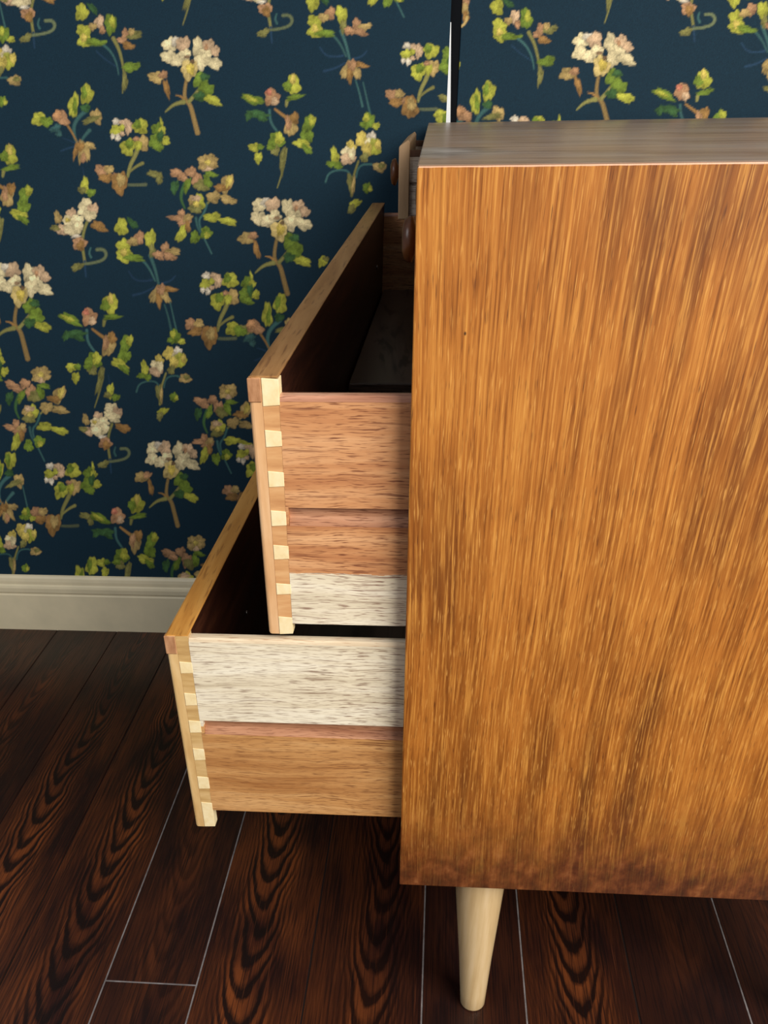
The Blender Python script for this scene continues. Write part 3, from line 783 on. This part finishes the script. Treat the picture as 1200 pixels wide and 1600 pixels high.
def graded(a, b, fa, fb, step_a, step_b, coarse):
    """grid lines from a to b; fine between fa and fb (step changing from step_a to step_b), coarse elsewhere"""
    out = [fa]
    while out[-1] < fb:
        t = (out[-1] - fa) / (fb - fa)
        out.append(out[-1] + step_a + (step_b - step_a) * t)
    s = step_b
    while out[-1] < b:
        s = min(coarse, s * 1.12)
        out.append(out[-1] + s)
    out[-1] = b
    s, left = step_a, [fa]
    while left[-1] > a:
        s = min(coarse, s * 1.12)
        left.append(left[-1] - s)
    left[-1] = a
    res = left[::-1] + out[1:]
    return np.array(res)


def paper_sheet(name, x0, x1, fx0, fx1, z0, z1, fz0, fz1, y, parent):
    xs = graded(x0, x1, fx0, fx1, 0.0014, 0.0014, 0.0065)
    zs = graded(z0, z1, fz0, fz1, 0.0019, 0.0012, 0.0065)
    c = print_sheet(xs, zs)
    nx, nz = len(xs), len(zs)
    co = np.empty((nz, nx, 3), np.float32)
    co[..., 0] = xs[None, :]
    co[..., 1] = y
    co[..., 2] = zs[:, None]
    idx = np.arange(nx * nz).reshape(nz, nx)
    q = np.stack([idx[:-1, :-1], idx[:-1, 1:], idx[1:, 1:], idx[1:, :-1]], -1).reshape(-1, 4)
    # thickness: a return on the four edges
    me = bpy.data.meshes.new(name)
    back = co.copy()
    rim = np.concatenate([idx[0, :], idx[1:, -1], idx[-1, :-1][::-1], idx[1:-1, 0][::-1]])
    rb = co.reshape(-1, 3)[rim].copy()
    rb[:, 1] = y + 0.0015
    allco = np.concatenate([co.reshape(-1, 3), rb])
    nr = len(rim)
    base = nx * nz
    rq = np.stack([np.roll(rim, -1), rim, base + np.arange(nr), base + np.roll(np.arange(nr), -1)], -1)
    faces = np.concatenate([q, rq]).astype(np.int32)
    me.vertices.add(len(allco))
    me.vertices.foreach_set('co', allco.ravel())
    me.loops.add(faces.size)
    me.loops.foreach_set('vertex_index', faces.ravel())
    me.polygons.add(len(faces))
    me.polygons.foreach_set('loop_start', np.arange(0, faces.size, 4, dtype=np.int32))
    me.update(calc_edges=True)
    at = me.attributes.new('print', 'FLOAT_COLOR', 'POINT')
    cols = np.ones((len(allco), 4), np.float32)
    cols[:base, :3] = c.reshape(-1, 3)
    cols[base:, :3] = c.reshape(-1, 3)[rim]
    at.data.foreach_set('color', cols.ravel())
    me.materials.append(PAPER)
    o = bpy.data.objects.new(name, me)
    COL.objects.link(o)
    o.parent = parent
    return o


# ------------------------------------------------------------------ the room
WALL_Y = 1.1096
bm = bmesh.new()
box(bm, -1.6, 1.6, WALL_Y + 0.0015, WALL_Y + 0.12, -0.02, 2.3)
wall = structure(obj('wall_back', bm, PLASTER))
left_paper = paper_sheet('wallpaper_sheet', -1.6, 0.0139, -1.10, 0.0139, 0.12, 2.3, 0.12, 1.03, WALL_Y - 0.004, wall)
left_paper['label'] = 'left sheet of navy floral wallpaper, its torn edge standing off the wall'
right_paper = paper_sheet('wallpaper_sheet', 0.030, 1.6, 0.030, 0.62, 0.12, 2.3, 0.84, 1.03, WALL_Y, wall)
right_paper['label'] = 'right sheet of navy floral wallpaper behind the chest'
bm = bmesh.new()     # white core of the paper, bared along the seam, widening downward
prism(bm, [(0.0139, 0.975), (0.0150, 0.975), (0.0215, 0.86), (0.0225, 0.60), (0.0139, 0.60)], 1, WALL_Y - 0.0042, WALL_Y + 0.0018)
o = obj('torn_paper_edge', bm, TORN, wall)
o['label'] = 'bare white paper edge along the wallpaper seam'

# baseboard: flat face with a stepped, rounded cap
bm = bmesh.new()
YB = WALL_Y - 0.004
prof = [(YB, -0.001), (YB - 0.012, -0.001), (YB - 0.012, 0.088), (YB - 0.0105, 0.0905), (YB - 0.0105, 0.0935), (YB - 0.013, 0.096), (YB - 0.0135, 0.106),
        (YB - 0.012, 0.111), (YB - 0.009, 0.114), (YB - 0.009, 0.121), (YB - 0.0075, 0.128), (YB - 0.004, 0.1325), (YB, 0.134)]
prism(bm, prof, 0, -1.6, 1.6)
structure(obj('baseboard_back', bm, SKIRT))

# floor: boards laid toward the wall on a dark subfloor
bm = bmesh.new()
box(bm, -1.75, 1.6, -1.6, WALL_Y + 0.12, -0.06, -0.0185)
floor = structure(obj('floor', bm, SUBFLOOR))
seams = [-1.71, -1.55, -1.39, -1.23, -1.07, -0.905, -0.752, -0.602, -0.4445, -0.3035, -0.137, 0.0365, 0.1885, 0.350, 0.5085, 0.668, 0.828, 0.988, 1.148, 1.308, 1.468]
joints = {8: 0.0385, 3: 0.55, 5: -0.75, 10: -0.9, 12: -0.55, 14: 0.35, 16: -0.2, 18: 0.6, 1: -0.3, 6: -0.42, 11: -1.2}
GAP = 0.00115
FIGURE = {5: (0.15, 0.7, 0.4), 6: (0.42, 1.0, 0.75), 7: (0.63, 1.0, 0.75), 8: (0.5, 0.5, 0.35), 9: (0.35, 1.0, 1.0), 10: (0.72, 0.95, 0.5),
          11: (0.2, 0.2, 0.1), 12: (0.55, 1.0, 0.55), 13: (0.8, 0.2, 0.05), 14: (0.3, 0.3, 0.15)}
for i in range(len(seams) - 1):
    x0, x1 = seams[i] + GAP, seams[i + 1] - GAP
    cuts = [-1.6] + ([joints[i]] if i in joints else []) + [WALL_Y - 0.004]
    for a, b in zip(cuts, cuts[1:]):
        bm = bmesh.new()
        dz = random.uniform(-0.0006, 0.0)
        box(bm, x0, x1, a + GAP, b - GAP, -0.018, dz)
        bevel(bm, 0.0008, 1, [e for e in bm.edges if all(v.co.z > -0.01 for v in e.verts)])
        p = obj('plank', bm, FLOOR, floor, loc=((x0 + x1) / 2, 0.0, 0.0))
        fig = FIGURE.get(i, (random.random(), 0.6, 0.5))
        p.color = ((fig[0] + (0.0 if b > 0.5 else 0.37)) % 1.0, fig[1], fig[2], 1.0)
pale = [8, 9, 11, 12, 14]  # seams that get the painted pale glint
for i in range(1, len(seams) - 1):
    bm = bmesh.new()
    box(bm, seams[i] - GAP * 1.02, seams[i] + GAP * 1.02, -1.6, WALL_Y - 0.006, -0.0185, -0.0012)
    obj('seam_strip', bm, SEAM_GLINT if i in pale else SUBFLOOR, floor)
bm = bmesh.new()
box(bm, seams[8] + GAP, seams[9] - GAP, joints[8] - GAP * 1.05, joints[8] + GAP * 1.05, -0.0185, -0.0012)
obj('seam_strip', bm, SEAM_GLINT, floor)

# ------------------------------------------------------------------ the chest of drawers
ZB, ZT, LEN, DEEP = 0.2801, 0.8801, 1.0880, 0.66
chest = bpy.data.objects.new('chest_of_drawers', None)
COL.objects.link(chest)
chest['label'] = 'teak chest of drawers with three opened dovetailed drawers and pale tapered legs'
chest['category'] = 'chest of drawers'


def carc(v):      # the old carcase is a touch out of square and sags to the far end
    return Vector((v.x - 0.0135 * v.y / LEN, v.y, v.z - 0.0075 * max(0.0, v.y / LEN) * max(0.0, (v.z - ZB) / (ZT - ZB))))


T = 0.018
bm = bmesh.new()      # near side, mitred into the top
prism(bm, [(0, ZB), (T, ZB), (T, ZT - T), (0.0004, ZT)], 0, 0.0, DEEP)
bevel(bm, 0.0012, 2)
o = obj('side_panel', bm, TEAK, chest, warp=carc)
bm = bmesh.new()
prism(bm, [(LEN - T, ZB), (LEN, ZB), (LEN, ZT - 0.0004), (LEN - T, ZT - T)], 0, 0.0, DEEP)
bevel(bm, 0.0012, 2)
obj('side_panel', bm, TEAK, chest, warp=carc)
bm = bmesh.new()
prism(bm, [(0.0008, ZT), (LEN - 0.0004, ZT), (LEN - T, ZT - T), (T, ZT - T)], 0, 0.0, DEEP)
bevel(bm, 0.001, 2)
o = obj('top_panel', bm, TOP, chest, warp=carc)
o['label'] = 'brown varnished top, grey reflection put into its colour, with a scuffed front corner'
bm = bmesh.new()
box(bm, 0.004, DEEP - 0.008, T, LEN - T, ZB + 0.004, ZB + 0.022)
obj('bottom_panel', bm, CARCASE, chest, warp=carc)
bm = bmesh.new()
box(bm, DEEP - 0.008, DEEP, T, LEN - T, ZB + 0.004, ZT - T)
obj('back_panel', bm, CARCASE, chest, warp=carc)
for z in (0.5775, 0.7765):
    bm = bmesh.new()
    box(bm, 0.02, 0.06, T, LEN - T, z - 0.002, z + 0.006)
    obj('drawer_rail', bm, CARCASE, chest, warp=carc)
for y in (0.397, 0.742):
    bm = bmesh.new()
    box(bm, 0.006, DEEP - 0.01, y - 0.008, y + 0.008, 0.783, ZT - T - 0.001)
    obj('divider', bm, CARCASE, chest, warp=carc)


def leg(top, foot, name='leg'):
    bm = bmesh.new()
    prof = [(0.0, 0.0), (0.0145, 0.0), (0.0168, 0.0012), (0.0178, 0.004), (0.0190, 0.03), (0.0225, 0.10), (0.0275, 0.18), (0.0318, 0.25), (0.0332, 0.2797), (0.0, 0.2797)]
    lathe(bm, prof, 32)
    for v in bm.verts:
        t = v.co.z / 0.2797
        v.co.x += foot[0] + (top[0] - foot[0]) * t
        v.co.y += foot[1] + (top[1] - foot[1]) * t
        v.co.z = v.co.z * (ZB / 0.2797) - 0.0002
    o = obj(name, bm, LEG, chest, loc=(foot[0], foot[1], 0.0), smooth=True)
    return o


leg((0.0975, 0.058), (0.1105, 0.034))
leg((0.575, 0.058), (0.565, 0.034))
leg((0.0975, 1.020), (0.1105, 1.044))
leg((0.575, 1.020), (0.565, 1.044))


def knob(name, parent, pos, r=0.0145, out=0.0185):
    bm = bmesh.new()
    prof = [(0.0, 0.0), (r * 0.45, 0.0), (r * 0.40, out * 0.30), (r * 0.62, out * 0.42), (r * 0.98, out * 0.55), (r, out * 0.68), (r * 0.86, out * 0.88), (r * 0.5, out * 0.98), (0.0, out)]
    lathe(bm, prof, 24, Matrix.Translation(pos) @ Matrix.Rotation(-math.pi / 2, 4, 'Y'))
    return obj(name, bm, KNOB, parent, loc=pos, smooth=True)


def screw(parent, pos):
    bm = bmesh.new()
    lathe(bm, [(0.0, 0.0), (0.0030, 0.0), (0.0026, 0.0011), (0.0012, 0.0018), (0.0, 0.0019)], 12, Matrix.Translation(pos) @ Matrix.Rotation(math.pi / 2, 4, 'Y'))
    return obj('screw', bm, STEEL, parent, loc=pos, smooth=True)


def open_drawer(y0, y1, xo, lap, xp, z0, z1, side_z0, side_z1, groove, pins, mats, kz, ky, kzy, floor_z, depth=0.30, groove_x=None, corner=None):
    """half-blind dovetailed drawer: front board (xo..xp) with pins let into side boards; returns the drawer part"""
    front_m, edge_m, side_m, tail_m, rim_m = mats
    zm = (z0 + z1) / 2

    def lean(v):
        return Vector((v.x + kz * (v.z - zm) * (1.0 if v.x < xp + 0.02 else max(0.0, 1 - (v.x - xp - 0.02) / 0.08)) + ky * (v.y - y0), v.y, v.z + kzy * (v.y - y0) / (y1 - y0)))
    SD = 0.012
    # lipping board: the show face
    bm = bmesh.new()
    box(bm, xo, lap, y0, y1, z0, z1 - 0.0012)
    bevel(bm, 0.0030, 3, [e for e in bm.edges if all(abs(v.co.x - xo) < 1e-6 for v in e.verts)])
    drawer = obj('drawer', bm, front_m, chest, warp=lean)
    # inner thickness of the front board, between the two sides' tails
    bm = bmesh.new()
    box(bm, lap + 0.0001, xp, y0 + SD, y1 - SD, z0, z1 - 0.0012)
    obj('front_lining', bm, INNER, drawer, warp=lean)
    # top edge strip
    bm = bmesh.new()
    prism(bm, [(xo + 0.0008, z1 - 0.0012), (xp, z1 - 0.0012), (xp, z1 - 0.0004), (xp - 0.001, z1), (xo + 0.003, z1), (xo + 0.0012, z1 - 0.0005)], 1, y0 + 0.0006, y1 - 0.0006)
    obj('front_top_edge', bm, edge_m, drawer, warp=lean)
    if corner:
        bm = bmesh.new()
        box(bm, xo - 0.0004, lap - 0.0003, y0 - 0.0007, y0 + 0.006, z1 - corner, z1 - 0.0013)
        bevel(bm, 0.0005, 1)
        o = obj('corner_block', bm, ENDGRAIN, drawer, warp=lean)
        o['label'] = 'brown end-grain corner at the top of the drawer front'
    # side boards, near and far
    gx = groove_x
    for k, (ya, yb, yi) in enumerate(((y0, y0 + SD, 1), (y1 - SD, y1, -1))):
        bm = bmesh.new()
        g0, g1 = groove
        cut = 0.005
        if k == 0:
            ys = ya + cut
            box(bm, xp, depth, ya, yb, g1, side_z1 - 0.004)
            box(bm, xp, depth, ya, yb, side_z0, g0)
            box(bm, gx, depth, ys, yb, g0, g1)
            box(bm, xp, gx, ya, yb, g0, g1)
        else:
            box(bm, xp, depth, ya, yb, side_z0, side_z1 - 0.004)
        s = obj('drawer_side', bm, side_m, drawer, warp=lean)
        # rounded top rim
        bm = bmesh.new()
        h = side_z1 - 0.004
        prism(bm, [(ya, h + 0.0001), (ya + 0.0006, h + 0.0022), (ya + 0.0022, h + 0.0036), (ya + 0.006, h + 0.004), (yb - 0.0022, h + 0.0036), (yb - 0.0006, h + 0.0022), (yb, h + 0.0001)], 0, xp + 0.0002, depth)
        obj('top_rim', bm, rim_m, drawer, warp=lean, smooth=False)
        if k == 0:
            # coved groove for the runner
            bm = bmesh.new()
            dg = cut - 0.0004
            n = 6
            pts = [(ya + dg, g1 - 0.0003)]
            for q in range(n + 1):
                a = math.pi / 2 * q / n
                pts.append((ya + dg - (dg - 0.0006) * math.sin(a) if False else ya + dg * math.cos(a) + 0.0004, g0 + 0.0003 + (g1 - g0) * 0.45 * (1 - math.sin(a)) if False else g0 + (g1 - g0) * 0.45 * math.cos(a)))
            pts += [(ya + 0.0004, g0 + 0.0002), (ya + cut + 0.0001, g0 + 0.0002), (ya + cut + 0.0001, g1 - 0.0003)]
            bm2 = bmesh.new()
            seen = []
            for p in pts:
                if not seen or (abs(p[0] - seen[-1][0]) + abs(p[1] - seen[-1][1])) > 1e-5:
                    seen.append(p)
            prism(bm2, seen, 0, gx + 0.0003, depth)
            bm.free()
            obj('runner_groove', bm2, GROOVE, drawer, warp=lean)
            # tails of the side board between the pins
            prev = z1 - 0.0013
            allp = sorted(pins, key=lambda p: -p[0])
            spans = []
            for (pt, pb) in allp:
                if prev - pt > 0.0008:
                    spans.append((pt, prev))
                prev = pb
            if prev - side_z0 > 0.001:
                spans.append((side_z0, prev))
            for (a, b) in spans:
                top = min(b, z1 - 0.0013)
                bm = bmesh.new()
                prism(bm, [(lap + 0.0002, a + 0.0002), (xp, a - 0.0002), (xp, top + 0.0002), (lap + 0.0002, top - 0.0002)], 1, ya + 0.0002, yb)
                obj('dovetail_tail', bm, tail_m, drawer, warp=lean)
            for (pt, pb) in allp:
                bm = bmesh.new()
                w = random.uniform(-0.0006, 0.0006)
                prism(bm, [(lap + 0.0003, pt + 0.0004), (xp + w, pt - 0.0004), (xp + w, pb + 0.0004), (lap + 0.0003, pb - 0.0004)], 1, ya - 0.0003, yb - 0.0002)
                bevel(bm, 0.0003, 1)
                obj('dovetail_pin', bm, PIN, drawer, warp=lean)
    # back, floor
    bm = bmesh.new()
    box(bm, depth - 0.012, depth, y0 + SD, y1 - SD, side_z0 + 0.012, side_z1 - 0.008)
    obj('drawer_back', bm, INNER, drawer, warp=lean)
    bm = bmesh.new()
    box(bm, xp - 0.002, depth - 0.012, y0 + SD - 0.002, y1 - SD + 0.002, floor_z - 0.005, floor_z)
    obj('drawer_bottom', bm, INSIDE_FLOOR, drawer, warp=lean)
    return drawer, lean


# middle drawer, half pulled out
D2, lean2 = open_drawer(0.022, 1.068, -0.1206, -0.1110, -0.0985, 0.579, 0.7737, 0.5889, 0.762, (0.672, 0.6862),
    [(0.7720, 0.7555), (0.7397, 0.7291), (0.7120, 0.7013), (0.6835, 0.6722), (0.6567, 0.6455), (0.6247, 0.6155), (0.5949, 0.579)],
    (FRONT, FRONT_EDGE, SIDE_MID, TAIL, RIM), 0.034, 0.0139, 0.009, 0.645, groove_x=-0.0965, corner=0.016)
D2['label'] = 'middle drawer, pulled halfway out, reddish sides with a scrubbed pale lower band'
bm = bmesh.new()
box(bm, -0.0955, 0.285, 0.47, 1.054, 0.6455, 0.664)
bevel(bm, 0.0015, 2)
o = obj('false_bottom', bm, INSIDE_FLOOR, D2, warp=lean2)
screw(D2, lean2(Vector((-0.0985, 0.92, 0.712))))
screw(D2, lean2(Vector((-0.0985, 0.17, 0.712))))
for ky in (0.17, 0.92):
    p = lean2(Vector((-0.1206, ky, 0.690)))
    knob('knob', D2, p)
# bottom drawer, pulled out furthest
D3, lean3 = open_drawer(0.022, 1.068, -0.2287, -0.2185, -0.2065, 0.3400, 0.5753, 0.3655, 0.5725, (0.4672, 0.4838),
    [(0.5480, 0.5365), (0.5145, 0.5010), (0.4830, 0.4690), (0.4488, 0.4345), (0.4120, 0.3960), (0.3760, 0.3405)],
    (FRONT_LOW, FRONT_EDGE_LOW, SIDE_LOW, TAIL_LOW, RIM_PALE), 0.062, 0.0138, 0.0, 0.386, groove_x=-0.2035, corner=0.019)
D3['label'] = 'bottom drawer, pulled out furthest, its upper side scrubbed pale'
screw(D3, lean3(Vector((-0.2065, 0.258, 0.479))))

for ky in (0.258, 0.832):
    p = lean3(Vector((-0.2287, ky, 0.470)))
    knob('knob', D3, p)
screw(D3, lean3(Vector((-0.2065, 0.832, 0.479))))
# small top drawers: near and middle ones shut, the far one ajar


def small_drawer(y0, y1, pull, ajar):
    bm = bmesh.new()
    xo = -0.014 - pull
    prism(bm, [(xo, 0.7870), (xo + 0.0145, 0.7870), (xo + 0.0145, 0.8615), (xo + 0.012, 0.8640), (xo + 0.001, 0.8585), (xo, 0.8570)] if ajar else
          [(0.002, 0.7870), (0.016, 0.7870), (0.016, 0.858), (0.002, 0.858)], 1, y0, y1)
    bevel(bm, 0.0008, 1)
    d = obj('drawer', bm, FRONT_GREY if ajar else TEAK, chest)
    xi = xo + 0.0146 if ajar else 0.016
    for ya in (y0 + 0.006, y1 - 0.018):
        bm = bmesh.new()
        box(bm, xi, 0.30, ya, ya + 0.012, 0.790, 0.820)
        box(bm, xi, 0.30, ya + 0.004, ya + 0.012, 0.820, 0.8235)
        box(bm, xi, 0.30, ya, ya + 0.012, 0.8235, 0.848)
        obj('drawer_side', bm, SIDE_TOP, d)
        bm = bmesh.new()
        box(bm, xi, 0.30, ya, ya + 0.012, 0.8482, 0.8545)
        obj('top_rim', bm, CARCASE, d)
    bm = bmesh.new()
    box(bm, xi, 0.29, y0 + 0.018, y1 - 0.018, 0.792, 0.796)
    obj('drawer_bottom', bm, INSIDE_FLOOR, d)
    knob('knob', d, Vector((xo if ajar else 0.002, (y0 + y1) / 2, 0.8265)))
    return d


d = small_drawer(0.024, 0.388, 0.0, False)
d['label'] = 'small top drawer nearest the camera, shut, only its round knob showing'
d = small_drawer(0.406, 0.733, 0.0, False)
d['label'] = 'small shut top drawer between the other two, hidden by the near side'
d = small_drawer(0.787, 1.066, 0.032, True)
d['label'] = 'small far top drawer standing slightly ajar with a round knob'
